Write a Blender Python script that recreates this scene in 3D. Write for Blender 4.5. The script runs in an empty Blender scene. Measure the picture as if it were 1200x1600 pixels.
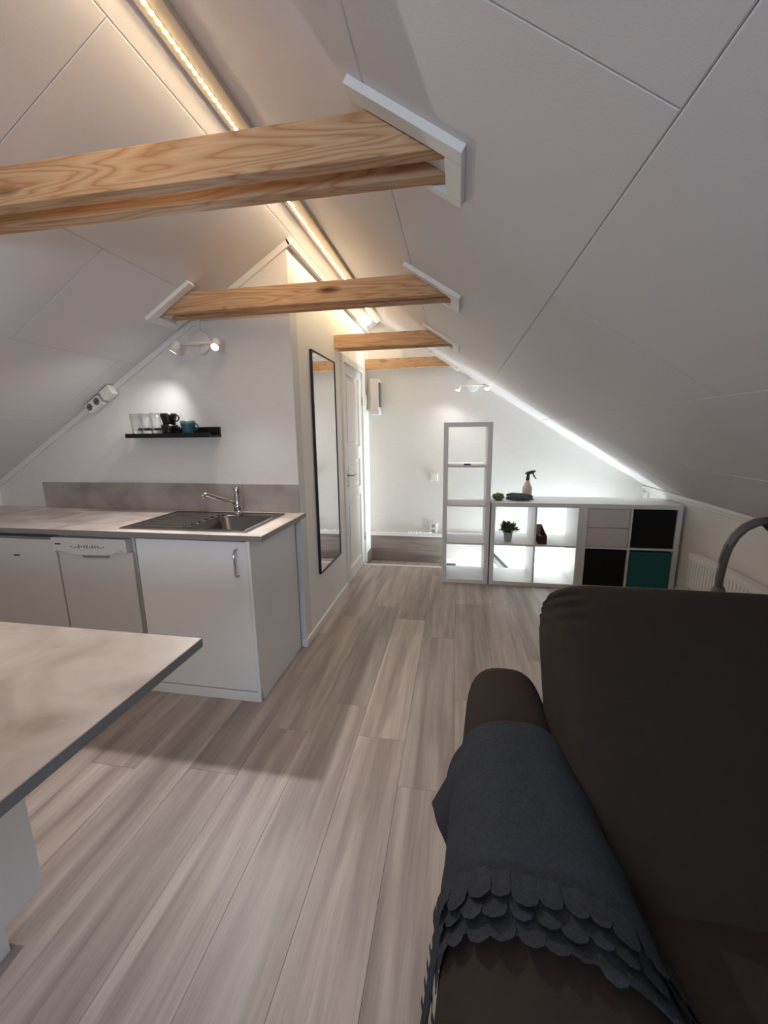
import bpy, bmesh, math, random
from mathutils import Vector, Matrix

random.seed(7)
scene = bpy.context.scene
COL = scene.collection

# ------------------------------------------------------------------ camera
F_PX, YAW, PITCH, ROLL, CAM_H = 633.7976, .1762, .1935, -.0125, 1.3911
cy_, sy_ = math.cos(YAW), math.sin(YAW)
r_ = Vector((cy_, sy_, 0)); f_ = Vector((-sy_, cy_, 0)); u_ = Vector((0, 0, 1))
cp_, sp_ = math.cos(PITCH), math.sin(PITCH)
FWD = cp_ * f_ - sp_ * u_; UP = cp_ * u_ + sp_ * f_
cr_, sr_ = math.cos(ROLL), math.sin(ROLL)
RT = cr_ * r_ + sr_ * UP; UP2 = -sr_ * r_ + cr_ * UP
cam_d = bpy.data.cameras.new('camera'); cam = bpy.data.objects.new('camera', cam_d); COL.objects.link(cam)
cam_d.sensor_fit = 'VERTICAL'; cam_d.sensor_height = 36.0; cam_d.lens = F_PX / 1600 * 36.0
cam_d.clip_start = .02; cam_d.clip_end = 60
m4 = Matrix((RT, UP2, -FWD)).transposed().to_4x4(); m4.translation = Vector((0, 0, CAM_H))
cam.matrix_world = m4
scene.camera = cam

# ------------------------------------------------------------------ world, large lights, exposure
scene.view_settings.view_transform = 'Standard'; scene.view_settings.look = 'None'
scene.view_settings.gamma = 1.0; scene.view_settings.use_curve_mapping = False
scene.view_settings.exposure = 0.06
w = bpy.data.worlds.new('world'); scene.world = w; w.use_nodes = True
w.node_tree.nodes['Background'].inputs[0].default_value = (.62, .74, 1, 1)
w.node_tree.nodes['Background'].inputs[1].default_value = 1.0

def look_rot(d):
    return Vector(d).to_track_quat('-Z', 'Y').to_euler()

def area(name, loc, direction, sx, sy, power, color, spread=180):
    l = bpy.data.lights.new(name, 'AREA'); l.shape = 'RECTANGLE'; l.size = sx; l.size_y = sy
    l.energy = power; l.color = color; l.spread = math.radians(spread)
    o = bpy.data.objects.new(name, l); COL.objects.link(o); o.location = loc; o.rotation_euler = look_rot(direction)
    return o

# daylight entering through the gable window behind the camera
area('window_daylight', (-.1, -1.62, 1.42), (-.05, 1, -.12), .56, .50, 22, (.56, .75, 1))
# daylight rising out of the stairwell from the floor below
area('stairwell_daylight', (1.86, 4.26, .05), (-1, .18, .12), .30, 1.25, 5, (.85, .95, 1))
area('stairwell_fill', (1.40, 4.26, -.50), (-1, .28, .62), .28, .9, 58, (.84, .95, 1), 140)  # no skylight here: area lamp added in the well to brighten the end wall
LED_W, SPOT_W, SPOT2_W = 16, 19, 9.0

# ------------------------------------------------------------------ measures of the room
XR, ZR, ML, MR = -.8067, 2.5205, .6034, .6285
XW, YK, YE, XK, YT = -.9501, 2.3525, 4.4534, 1.8895, 4.0934
XLW, YB = -3.2, -1.7
ZB, HB = 2.0372, .099
CT = .909
def RZ(x): return ZR - MR * (x - XR)
def LZ(x): return ZR - ML * (XR - x)

# ------------------------------------------------------------------ helpers
class MB:
    def __init__(s): s.v = []; s.f = []; s.sm = []
    def add(s, vs, fs, smooth=False):
        n = len(s.v); s.v += [tuple(v) for v in vs]
        s.f += [tuple(i + n for i in f) for f in fs]; s.sm += [smooth] * len(fs); return s
    def box(s, x0, x1, y0, y1, z0, z1):
        return s.add([(x0,y0,z0),(x1,y0,z0),(x1,y1,z0),(x0,y1,z0),(x0,y0,z1),(x1,y0,z1),(x1,y1,z1),(x0,y1,z1)],
                     [(0,3,2,1),(4,5,6,7),(0,1,5,4),(1,2,6,5),(2,3,7,6),(3,0,4,7)])
    def prism(s, pts, ax, a, b):
        """polygon pts extruded along an axis from a to b; pts are the other two coords in xyz order"""
        def mk(p, t):
            return {'x': (t, p[0], p[1]), 'y': (p[0], t, p[1]), 'z': (p[0], p[1], t)}[ax]
        n = len(pts)
        vs = [mk(p, a) for p in pts] + [mk(p, b) for p in pts]
        fs = [tuple(range(n))[::-1], tuple(range(n, 2*n))] + [(i, (i+1) % n, n+(i+1) % n, n+i) for i in range(n)]
        return s.add(vs, fs)
    def tube(s, path, r, n=12, cap=True):
        path = [Vector(p) for p in path]; m = len(path); rr = r if isinstance(r, (list, tuple)) else [r]*m
        vs = []; prev = None
        for i, p in enumerate(path):
            t = (path[min(i+1, m-1)] - path[max(i-1, 0)]).normalized()
            if prev is None:
                a = Vector((0,0,1)) if abs(t.z) < .9 else Vector((1,0,0))
                u = t.cross(a).normalized()
            else:
                u = (prev - t * prev.dot(t)).normalized()
            prev = u; v = t.cross(u)
            for k in range(n):
                an = 2*math.pi*k/n; vs.append(p + (u*math.cos(an) + v*math.sin(an))*rr[i])
        fs = [(i*n+k, i*n+(k+1) % n, (i+1)*n+(k+1) % n, (i+1)*n+k) for i in range(m-1) for k in range(n)]
        s.add(vs, fs, True)
        if cap:
            b = len(s.v) - m*n
            s.f += [tuple(range(b, b+n))[::-1], tuple(range(b+(m-1)*n, b+m*n))]; s.sm += [False, False]
        return s
    def lathe(s, prof, c, n=24, axis=(0,0,1), flat=False):
        """prof = list of (radius, height) along axis from c"""
        q = Vector((0,0,1)).rotation_difference(Vector(axis)); c = Vector(c); vs = []
        for (r, h) in prof:
            for k in range(n):
                an = 2*math.pi*k/n; vs.append(c + q @ Vector((r*math.cos(an), r*math.sin(an), h)))
        m = len(prof)
        fs = [(i*n+k, i*n+(k+1) % n, (i+1)*n+(k+1) % n, (i+1)*n+k) for i in range(m-1) for k in range(n)]
        s.add(vs, fs, not flat)
        b = len(s.v) - m*n
        if prof[0][0] > 1e-4: s.f.append(tuple(range(b, b+n))[::-1]); s.sm.append(False)
        if prof[-1][0] > 1e-4: s.f.append(tuple(range(b+(m-1)*n, b+m*n))); s.sm.append(False)
        return s
    def grid(s, fn, nu, nv, closed_u=False):
        vs = [fn(i/(nu if closed_u else nu-1), j/(nv-1)) for j in range(nv) for i in range(nu)]
        fs = []
        for j in range(nv-1):
            for i in range(nu if closed_u else nu-1):
                a = j*nu+i; b = j*nu+(i+1) % nu; fs.append((a, b, b+nu, a+nu))
        return s.add(vs, fs, True)
    def mesh(s, name):
        me = bpy.data.meshes.new(name); me.from_pydata(s.v, [], s.f); me.validate()
        if len(me.polygons) == len(s.sm): me.polygons.foreach_set('use_smooth', s.sm)
        bm = bmesh.new(); bm.from_mesh(me); bmesh.ops.recalc_face_normals(bm, faces=bm.faces); bm.to_mesh(me); bm.free()
        me.update(); return me
    def build(s, name, mat, parent=None, bevel=0, seg=2):
        return link(name, s.mesh(name), mat, parent, bevel, seg)

def link(name, me, mat, parent=None, bevel=0, seg=2, local=False):
    if mat is not None and not me.materials: me.materials.append(mat)
    o = bpy.data.objects.new(name, me); COL.objects.link(o)
    if parent is not None: attach(o, parent, local)
    if bevel:
        b = o.modifiers.new('bevel', 'BEVEL'); b.width = bevel; b.segments = seg; b.limit_method = 'ANGLE'; b.angle_limit = math.radians(40)
    return o
def attach(o, parent, local=False):
    o.parent = parent
    if not local and parent.type == 'EMPTY': o.matrix_parent_inverse = Matrix.Translation(-parent.location)
def tag(o, label, cat=None, group=None, kind=None):
    o['label'] = label
    if cat: o['category'] = cat
    if group: o['group'] = group
    if kind: o['kind'] = kind
    return o
def thing(name, label, cat, loc, group=None, rz=0):
    o = bpy.data.objects.new(name, None); COL.objects.link(o); o.location = loc; o.rotation_euler = (0, 0, rz)
    o.empty_display_size = .05
    return tag(o, label, cat, group)
def struct(o, label):
    o['kind'] = 'structure'; o['label'] = label; return o
def sempty(name, label, loc=(0,0,0)):
    o = bpy.data.objects.new(name, None); COL.objects.link(o); o.location = loc; o.empty_display_size = .05
    return struct(o, label)
def spotlight(name, loc, d, power, color, cone, blend, r=.02, parent=None):
    l = bpy.data.lights.new(name, 'SPOT'); l.energy = power; l.color = color; l.spot_size = math.radians(cone); l.spot_blend = blend; l.shadow_soft_size = r
    o = bpy.data.objects.new(name, l); COL.objects.link(o); o.location = loc; o.rotation_euler = look_rot(d)
    if parent is not None: attach(o, parent)
    return o

# ------------------------------------------------------------------ materials
def srgb(r, g, b):
    f = lambda c: (c/255/12.92) if c/255 <= .04045 else ((c/255+.055)/1.055)**2.4
    return (f(r), f(g), f(b), 1)
class Mat:
    def __init__(s, name):
        s.m = bpy.data.materials.new(name); s.m.use_nodes = True; s.t = s.m.node_tree; s.b = s.t.nodes['Principled BSDF']
    def n(s, typ, **kw):
        nd = s.t.nodes.new(typ)
        for k, v in kw.items(): setattr(nd, k, v)
        return nd
    def l(s, a, b): s.t.links.new(a, b)
def simple(name, col, rough=.5, metal=0, bump=0, bscale=200, var=0, vscale=6, stretch=(1,1,1), spec=.5, sheen=0, coat=0):
    M = Mat(name); b = M.b
    b.inputs['Base Color'].default_value = col; b.inputs['Roughness'].default_value = rough; b.inputs['Metallic'].default_value = metal
    b.inputs['Specular IOR Level'].default_value = spec; b.inputs['Sheen Weight'].default_value = sheen; b.inputs['Coat Weight'].default_value = coat
    tc = M.n('ShaderNodeTexCoord'); mp = M.n('ShaderNodeMapping'); mp.inputs['Scale'].default_value = stretch; M.l(tc.outputs['Object'], mp.inputs['Vector'])
    if var:
        nz = M.n('ShaderNodeTexNoise'); nz.inputs['Scale'].default_value = vscale; nz.inputs['Detail'].default_value = 5; M.l(mp.outputs[0], nz.inputs['Vector'])
        mx = M.n('ShaderNodeMixRGB', blend_type='MULTIPLY'); mx.inputs[1].default_value = col
        rp = M.n('ShaderNodeValToRGB'); rp.color_ramp.elements[0].position = .3; rp.color_ramp.elements[1].position = .7
        rp.color_ramp.elements[0].color = (1-var,)*3+(1,); rp.color_ramp.elements[1].color = (1,1,1,1)
        M.l(nz.outputs['Fac'], rp.inputs[0]); mx.inputs[0].default_value = 1; M.l(rp.outputs[0], mx.inputs[2]); M.l(mx.outputs[0], b.inputs['Base Color'])
    if bump:
        nb = M.n('ShaderNodeTexNoise'); nb.inputs['Scale'].default_value = bscale; nb.inputs['Detail'].default_value = 3; M.l(mp.outputs[0], nb.inputs['Vector'])
        bp = M.n('ShaderNodeBump'); bp.inputs['Strength'].default_value = bump; bp.inputs['Distance'].default_value = .002
        M.l(nb.outputs['Fac'], bp.inputs['Height']); M.l(bp.outputs[0], b.inputs['Normal'])
    return M.m
def emit(name, col, strength):
    M = Mat(name); M.b.inputs['Base Color'].default_value = col; M.b.inputs['Emission Color'].default_value = col; M.b.inputs['Emission Strength'].default_value = strength
    return M.m

def laminate_floor(name, along, k=1.0):
    """grey-brown oak laminate; grain runs along local axis"""
    M = Mat(name); b = M.b
    tc = M.n('ShaderNodeTexCoord'); oi = M.n('ShaderNodeObjectInfo')
    sc = M.n('ShaderNodeVectorMath', operation='SCALE'); sc.inputs[0].default_value = (37, 53, 19); M.l(oi.outputs['Random'], sc.inputs['Scale'])
    ad = M.n('ShaderNodeVectorMath', operation='ADD'); M.l(tc.outputs['Object'], ad.inputs[0]); M.l(sc.outputs[0], ad.inputs[1])
    mp = M.n('ShaderNodeMapping'); mp.inputs['Scale'].default_value = (15, 1.1, 1) if along == 'y' else (1.1, 15, 15); M.l(ad.outputs[0], mp.inputs[0])
    n1 = M.n('ShaderNodeTexNoise'); n1.inputs['Scale'].default_value = 1; n1.inputs['Detail'].default_value = 4; n1.inputs['Distortion'].default_value = .5; M.l(mp.outputs[0], n1.inputs['Vector'])
    mp2 = M.n('ShaderNodeMapping'); mp2.inputs['Scale'].default_value = (170, 5, 1) if along == 'y' else (5, 170, 170); M.l(ad.outputs[0], mp2.inputs[0])
    n2 = M.n('ShaderNodeTexNoise'); n2.inputs['Scale'].default_value = 1; n2.inputs['Detail'].default_value = 3; M.l(mp2.outputs[0], n2.inputs['Vector'])
    rp = M.n('ShaderNodeValToRGB'); e = rp.color_ramp.elements
    e[0].position = .28; e[0].color = srgb(146, 133, 126); e[1].position = .72; e[1].color = srgb(198, 186, 178)
    e2 = rp.color_ramp.elements.new(.5); e2.color = srgb(173, 160, 152)
    M.l(n1.outputs['Fac'], rp.inputs[0])
    mx = M.n('ShaderNodeMixRGB', blend_type='MULTIPLY'); mx.inputs[0].default_value = .55; M.l(rp.outputs[0], mx.inputs[1])
    r2 = M.n('ShaderNodeValToRGB'); r2.color_ramp.elements[0].position = .3; r2.color_ramp.elements[0].color = (.78,.78,.78,1); r2.color_ramp.elements[1].position = .65; M.l(n2.outputs['Fac'], r2.inputs[0]); M.l(r2.outputs[0], mx.inputs[2])
    hv = M.n('ShaderNodeHueSaturation'); mr = M.n('ShaderNodeMapRange'); mr.inputs['To Min'].default_value = .84*k; mr.inputs['To Max'].default_value = 1.10*k
    M.l(oi.outputs['Random'], mr.inputs['Value']); M.l(mr.outputs[0], hv.inputs['Value']); M.l(mx.outputs[0], hv.inputs['Color']); M.l(hv.outputs[0], b.inputs['Base Color'])
    b.inputs['Roughness'].default_value = .42; b.inputs['Specular IOR Level'].default_value = .4
    bp = M.n('ShaderNodeBump'); bp.inputs['Strength'].default_value = .12; bp.inputs['Distance'].default_value = .001; M.l(n2.outputs['Fac'], bp.inputs['Height']); M.l(bp.outputs[0], b.inputs['Normal'])
    return M.m
def pine(name):
    M = Mat(name); b = M.b
    tc = M.n('ShaderNodeTexCoord'); oi = M.n('ShaderNodeObjectInfo')
    sc = M.n('ShaderNodeVectorMath', operation='SCALE'); sc.inputs[0].default_value = (9, 3.1, 4.3); M.l(oi.outputs['Random'], sc.inputs['Scale'])
    ad = M.n('ShaderNodeVectorMath', operation='ADD'); M.l(tc.outputs['Object'], ad.inputs[0]); M.l(sc.outputs[0], ad.inputs[1])
    # knots: voronoi cells stretched along the beam
    mk = M.n('ShaderNodeMapping'); mk.inputs['Scale'].default_value = (1.7, 5, 6.5); M.l(ad.outputs[0], mk.inputs[0])
    vo = M.n('ShaderNodeTexVoronoi'); vo.inputs['Scale'].default_value = 1.0; M.l(mk.outputs[0], vo.inputs['Vector'])
    mp = M.n('ShaderNodeMapping'); mp.inputs['Scale'].default_value = (1.1, 9, 13); M.l(ad.outputs[0], mp.inputs[0])
    n1 = M.n('ShaderNodeTexNoise'); n1.inputs['Scale'].default_value = 1; n1.inputs['Detail'].default_value = 2; n1.inputs['Distortion'].default_value = .4; M.l(mp.outputs[0], n1.inputs['Vector'])
    ma = M.n('ShaderNodeMath', operation='MULTIPLY'); ma.inputs[1].default_value = 13; M.l(n1.outputs['Fac'], ma.inputs[0])
    fr = M.n('ShaderNodeMath', operation='PINGPONG'); fr.inputs[1].default_value = .5; M.l(ma.outputs[0], fr.inputs[0])
    rp = M.n('ShaderNodeValToRGB'); e = rp.color_ramp.elements
    e[0].position = .0; e[0].color = srgb(186, 138, 98); e[1].position = .5; e[1].color = srgb(218, 180, 142); rp.color_ramp.elements.new(.14).color = srgb(206, 164, 124)
    M.l(fr.outputs[0], rp.inputs[0])
    mf = M.n('ShaderNodeMapping'); mf.inputs['Scale'].default_value = (6, 260, 260); M.l(ad.outputs[0], mf.inputs[0])
    nf = M.n('ShaderNodeTexNoise'); nf.inputs['Scale'].default_value = 1; M.l(mf.outputs[0], nf.inputs['Vector'])
    mx = M.n('ShaderNodeMixRGB', blend_type='MULTIPLY'); mx.inputs[0].default_value = .28; M.l(rp.outputs[0], mx.inputs[1]); M.l(nf.outputs['Fac'], mx.inputs[2])
    kr = M.n('ShaderNodeValToRGB'); kr.color_ramp.elements[0].position = .07; kr.color_ramp.elements[0].color = (1,1,1,1); kr.color_ramp.elements[1].position = .15; kr.color_ramp.elements[1].color = (0,0,0,1)
    M.l(vo.outputs['Distance'], kr.inputs[0])
    mk2 = M.n('ShaderNodeMixRGB'); mk2.inputs[2].default_value = srgb(105, 62, 36); M.l(kr.outputs[0], mk2.inputs[0]); M.l(mx.outputs[0], mk2.inputs[1]); M.l(mk2.outputs[0], b.inputs['Base Color'])
    b.inputs['Roughness'].default_value = .7; b.inputs['Specular IOR Level'].default_value = .2
    return M.m
def concrete(name, c1, c2, c3):
    M = Mat(name); b = M.b; tc = M.n('ShaderNodeTexCoord')
    n1 = M.n('ShaderNodeTexNoise'); n1.inputs['Scale'].default_value = 4.5; n1.inputs['Detail'].default_value = 6; n1.inputs['Distortion'].default_value = .8; M.l(tc.outputs['Object'], n1.inputs['Vector'])
    rp = M.n('ShaderNodeValToRGB'); e = rp.color_ramp.elements; e[0].position = .3; e[0].color = c1; e[1].position = .72; e[1].color = c3; rp.color_ramp.elements.new(.5).color = c2
    M.l(n1.outputs['Fac'], rp.inputs[0]); M.l(rp.outputs[0], b.inputs['Base Color']); b.inputs['Roughness'].default_value = .38
    return M.m
def glass_mat(name, tint=(.97,.98,.98,1)):
    """thin clear glass: see-through body with a fresnel reflection"""
    M = Mat(name); t = M.t
    tr = M.n('ShaderNodeBsdfTransparent'); tr.inputs[0].default_value = tint
    gl = M.n('ShaderNodeBsdfGlossy'); gl.inputs['Roughness'].default_value = .03
    lw = M.n('ShaderNodeLayerWeight'); lw.inputs['Blend'].default_value = .22
    mx = M.n('ShaderNodeMixShader'); M.l(lw.outputs['Facing'], mx.inputs[0]); M.l(tr.outputs[0], mx.inputs[1]); M.l(gl.outputs[0], mx.inputs[2])
    M.l(mx.outputs[0], t.nodes['Material Output'].inputs['Surface'])
    return M.m

WALL = simple('painted_wallpaper', srgb(230, 227, 223), .7, bump=.25, bscale=90, stretch=(1,1,4), var=.03, vscale=14)
WALLC = simple('cream_wall_paint_lifted', srgb(246, 243, 235), .65, bump=.1, bscale=120)  # cream paint, also lightened to make up for light missing on this wall
CEIL = simple('ceiling_panel_white', srgb(226, 222, 222), .62, bump=.18, bscale=260)
GAP = simple('panel_joint_grey', srgb(186, 182, 180), .8)
WHITE = simple('white_trim_paint', srgb(236, 234, 230), .4)
CABW = simple('white_cabinet_melamine', srgb(236, 234, 232), .45, bump=.05, bscale=300)
SHELFW = simple('white_shelf_foil', srgb(232, 231, 230), .4)
APPL = simple('white_appliance_enamel', srgb(214, 208, 204), .35)
FLOOR = laminate_floor('grey_oak_laminate', 'y'); FLOORX = laminate_floor('grey_oak_laminate_cross', 'x', .68)
JOINT = simple('floor_joint_dark', srgb(120, 106, 96), .7)
PINE = pine('pine_beam')
WORKTOP = concrete('concrete_laminate', srgb(156, 141, 131), srgb(186, 174, 166), srgb(206, 197, 190))
SPLASH = concrete('splashback_laminate', srgb(146, 137, 131), srgb(164, 155, 149), srgb(180, 171, 165))
EDGE = simple('laminate_edge_shade', srgb(140, 136, 133), .45, var=.08, vscale=20)  # same laminate as the top; the edges' shade is put into the colour
STEEL = simple('brushed_steel', srgb(140, 135, 130), .26, 1, bump=.05, bscale=300, stretch=(1,14,1))
CHROME = simple('chrome', srgb(205, 203, 202), .08, 1)
NICKEL = simple('satin_nickel', srgb(175, 170, 165), .25, 1)
BLACK = simple('black_lacquer', srgb(18, 17, 17), .35)
BLACKM = simple('black_metal', srgb(22, 21, 21), .45)
BLACKF = simple('black_fabric', srgb(11, 11, 12), .9, bump=.3, bscale=400)
TEAL = simple('teal_fabric', srgb(34, 104, 108), .85, bump=.3, bscale=400, var=.1, vscale=40)
TEALM = simple('teal_stoneware', srgb(48, 88, 98), .3)
BLKM = simple('black_stoneware', srgb(16, 15, 16), .25)
MIRROR = simple('mirror_glass', (.93, .95, .94, 1), .0, 1)
GLASS = glass_mat('clear_glass')
GBASE = simple('glass_base_glint', srgb(208, 206, 204), .08, coat=1)  # opaque pale colour stands in for bright reflections in the tumbler bases
DARKGL = simple('smoked_cover', srgb(62, 58, 62), .15)
SOFA = simple('brown_microfibre', srgb(51, 42, 37), .9, bump=.25, bscale=600, var=.12, vscale=30, spec=.2)
FELT = simple('blue_grey_felt', srgb(57, 60, 66), .95, bump=.5, bscale=350, var=.3, vscale=120, spec=.15)
GREYP = simple('grey_plastic', srgb(112, 107, 103), .4)
DKP = simple('dark_grey_plastic', srgb(48, 47, 47), .4)
LEDM = emit('led_warm', (1, .80, .50, 1), 40)
BULB = emit('spot_bulb', (1, .95, .93, 1), 30)
ALU = simple('led_channel_plastic', srgb(235, 220, 196), .25)
LEAF = simple('plant_leaf', srgb(98, 122, 74), .55, var=.5, vscale=60)
POT = simple('zinc_pot', srgb(178, 182, 180), .45)
OLIVE = simple('green_cloth', srgb(112, 132, 62), .85, bump=.4, bscale=160, var=.3, vscale=25)
GLOVE = simple('grey_glove_rubber', srgb(72, 80, 82), .6, bump=.3, bscale=300)
BOTTLE = simple('frosted_bottle', srgb(226, 206, 190), .35)
BROWNB = simple('dark_brown_box', srgb(66, 38, 32), .6)
TANB = simple('tan_box_lining', srgb(188, 152, 126), .7)
GSTEEL = simple('grey_steel', srgb(140, 144, 146), .4, .6)
PRINT = simple('dark_print', srgb(28, 26, 27), .5)
PRINTG = simple('grey_print', srgb(120, 112, 108), .5)
for m_ in (LEDM,): m_.cycles.emission_sampling = 'NONE'

# ================================================================== SETTING
# ---- floor: base slab and individual planks
floor = struct(MB().box(XLW, XK, YB, YT, -.06, -.012).build('floor', JOINT), 'grey oak laminate floor of long planks')
PW, PL = .2225, 1.23
row_off = {-3: 1.60, -2: 1.82, -1: 1.615, 0: 1.37, 1: 1.95}     # joint positions read off by row
pcache = {}
def plank(x0, x1, y0, y1, z, parent, mat, name='plank', g=.0004):
    key = (round(x1-x0, 3), round(y1-y0, 3), mat.name)
    if key not in pcache:
        hx, hy = (x1-x0)/2-g, (y1-y0)/2-g; c = .0005
        mb = MB(); t = .012
        mb.add([(-hx,-hy,-t),(hx,-hy,-t),(hx,hy,-t),(-hx,hy,-t),(-hx,-hy,-c),(hx,-hy,-c),(hx,hy,-c),(-hx,hy,-c),(-hx+c,-hy+c,0),(hx-c,-hy+c,0),(hx-c,hy-c,0),(-hx+c,hy-c,0)],
               [(0,1,5,4),(1,2,6,5),(2,3,7,6),(3,0,4,7),(4,5,9,8),(5,6,10,9),(6,7,11,10),(7,4,8,11),(8,9,10,11)])
        me = mb.mesh(name); me.materials.append(mat); pcache[key] = me
    o = bpy.data.objects.new(name, pcache[key]); COL.objects.link(o); o.location = ((x0+x1)/2, (y0+y1)/2, z); o.parent = parent
    if parent.type == 'EMPTY': o.matrix_parent_inverse = Matrix.Translation(-parent.location)
    return o
for k in range(-15, 10):
    x0 = .02 + (k-1)*PW + PW*0 ; x1 = x0 + PW
    x0c, x1c = max(x0, XLW), min(x1, XK)
    if x1c - x0c < .01: continue
    off = row_off.get(k, random.uniform(0, PL))
    y = off - PL*math.ceil((off - YB)/PL)
    while y < YT:
        a, b_ = max(y, YB), min(y+PL, YT)
        if b_ - a > .01: plank(x0c, x1c, a, b_, 0, floor, FLOOR)
        y += PL
# landing beyond the white nosing strip, one low step down
landing = struct(MB().box(XW, -.13, YT, YE, -.13, -.082).build('floor_landing', JOINT), 'small lower landing in front of the end wall')
for i in range(4):
    a = XW + (i*.205); plank(a, min(a+.205, -.13), YT+.005, YE-.012, -.07, landing, FLOOR)
struct(MB().box(XW, -.10, YT-.012, YT+.012, -.07, .004).build('trim_1', WHITE, bevel=.002), 'white nosing strip along the floor edge by the stairs')
sb = sempty('baseboard_end', 'laminate clad base of the end wall with a white rail', (XW, YE, -.07))
for z0, z1 in ((-.07, .08), (.08, .234)):
    nm = MB().box(-.41, .41, -.005, .005, -(z1-z0)/2+.0006, (z1-z0)/2-.0006).mesh('plank')
    o = link('plank', nm, FLOORX, None); o.location = ((XW-.13)/2, YE-.006, (z0+z1)/2); attach(o, sb)
MB().box(XW, 1.84, YE-.022, YE, .234, .272).build('rail', WHITE, sb, bevel=.003)
plank_side = MB().box(XW, XW+.008, YT+.10, YE-.012, -.07, .08).build('side_board', FLOORX, sb)

# ---- stairwell
struct(MB().box(-.13, 1.95, YT-.06, YT, -2.3, -.06).build('wall_stairwell', WALL), 'white wall under the floor edge inside the stairwell')
struct(MB().box(-.23, -.13, YT, YE, -2.3, -.13).build('wall_stairwell_left', WALL), 'white left side of the stairwell')
struct(MB().box(-.23, 1.95, YT-.06, YE, -2.36, -2.3).build('floor_lower', simple('lower_floor_beige', srgb(190, 182, 172), .6)), 'pale floor at the foot of the stairwell')

# ---- walls
def prism_wall(name, pts, ax, a, b, label, mat=WALL):
    return struct(MB().prism(pts, ax, a, b).build(name, mat), label)
prism_wall('wall_kitchen', [(XLW,0),(XW,0),(XW,LZ(XW)),(XLW,LZ(XLW))], 'y', YK, YK+.1, 'white papered kitchen wall under the left roof slope')
prism_wall('wall_corridor', [(YK+.1,0),(3.445,0),(3.445,1.985),(4.135,1.985),(4.135,0),(YE,0),(YE,LZ(XW)),(YK+.1,LZ(XW))], 'x', XW-.1, XW, 'white corridor wall with the mirror and the door', WALLC)
prism_wall('wall_end', [(XW-.1,-2.3),(1.95,-2.3),(1.95,RZ(1.95)),(XR,ZR),(XW-.1,LZ(XW-.1))], 'y', YE, YE+.1, 'bright white gable wall above the stairs')
prism_wall('wall_right', [(YB,-2.3),(YE,-2.3),(YE,RZ(XK)+.0),(YB,RZ(XK))], 'x', XK, XK+.1, 'low white knee wall under the right roof slope')
prism_wall('wall_left', [(YB,0),(YK,0),(YK,LZ(XLW)),(YB,LZ(XLW))], 'x', XLW-.1, XLW, 'low white knee wall under the left roof slope')
# gable behind the camera with its window opening
wx0, wx1, wz0, wz1 = -.44, .24, 1.10, 1.74
wb = sempty('wall_back', 'white gable wall behind the viewer with a window', (0, YB, 0))
MB().prism([(XLW,0),(wx0,0),(wx0,RZ(wx0)),(XR,ZR),(XLW,LZ(XLW))], 'y', YB-.1, YB).build('wall_panel', WALL, wb)
MB().prism([(wx1,0),(XK,0),(XK,RZ(XK)),(wx1,RZ(wx1))], 'y', YB-.1, YB).build('wall_panel', WALL, wb)
MB().box(wx0, wx1, YB-.1, YB, 0, wz0).build('wall_panel', WALL, wb)
MB().prism([(wx0,wz1),(wx1,wz1),(wx1,RZ(wx1)),(wx0,RZ(wx0))], 'y', YB-.1, YB).build('wall_panel', WALL, wb)
win = sempty('window_1', 'white framed window in the gable behind the viewer', (0, YB, wz0))
for (a,b_,c,d) in ((wx0,wx0+.06,wz0,wz1),(wx1-.06,wx1,wz0,wz1),(wx0+.06,wx1-.06,wz0,wz0+.06),(wx0+.06,wx1-.06,wz1-.06,wz1)):
    MB().box(a, b_, YB-.08, YB-.02, c, d).build('window_frame', WHITE, win)
MB().box(wx0+.06, wx1-.06, YB-.055, YB-.050, wz0+.06, wz1-.06).build('pane', GLASS, win)

# ---- sloped ceilings: backing slab + separate panels with open joints
def slope_ceiling(name, label, side, bands):
    m = MR if side > 0 else -ML
    Z = RZ if side > 0 else LZ
    nrm = Vector((m, 0, 1)).normalized()                 # outward (up)
    xe = XK + .1 if side > 0 else XLW - .1
    t0, t1 = .012, .10
    base = MB().prism([(XR, ZR+t0/nrm.z), (xe, Z(xe)+t0/nrm.z), (xe, Z(xe)+t1/nrm.z), (XR, ZR+t1/nrm.z)], 'y', YB-.1, YE+.1).build(name, GAP)
    struct(base, label)
    cache = {}
    for (xa, xb, joints) in bands:
        js = [YB] + sorted(joints) + [YE]
        for a, b_ in zip(js[:-1], js[1:]):
            g = .0005; L = b_-a; key = round(L, 3)
            lo, hi = (xa, xb) if xa < xb else (xb, xa)
            lo += g*nrm.z; hi -= g*nrm.z
            key = (round(L, 3), round(hi-lo, 3))
            if key not in cache:
                hw = (hi-lo)/2; hl = L/2-g; c = .0022; q = []
                def P(dx, dy, off): return (dx + nrm.x*off, dy, -m*dx + nrm.z*off)
                vs = [P(-hw,-hl,.014),P(hw,-hl,.014),P(hw,hl,.014),P(-hw,hl,.014),P(-hw,-hl,c),P(hw,-hl,c),P(hw,hl,c),P(-hw,hl,c),
                      P(-hw+c,-hl+c,0),P(hw-c,-hl+c,0),P(hw-c,hl-c,0),P(-hw+c,hl-c,0)]
                me = MB().add(vs, [(0,1,5,4),(1,2,6,5),(2,3,7,6),(3,0,4,7),(4,5,9,8),(5,6,10,9),(6,7,11,10),(7,4,8,11),(8,9,10,11)]).mesh('ceiling_panel')
                me.materials.append(CEIL); cache[key] = me
            o = bpy.data.objects.new('ceiling_panel', cache[key]); COL.objects.link(o); xm = (lo+hi)/2
            o.location = (xm, (a+b_)/2, Z(xm)); o.parent = base
    return base
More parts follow.
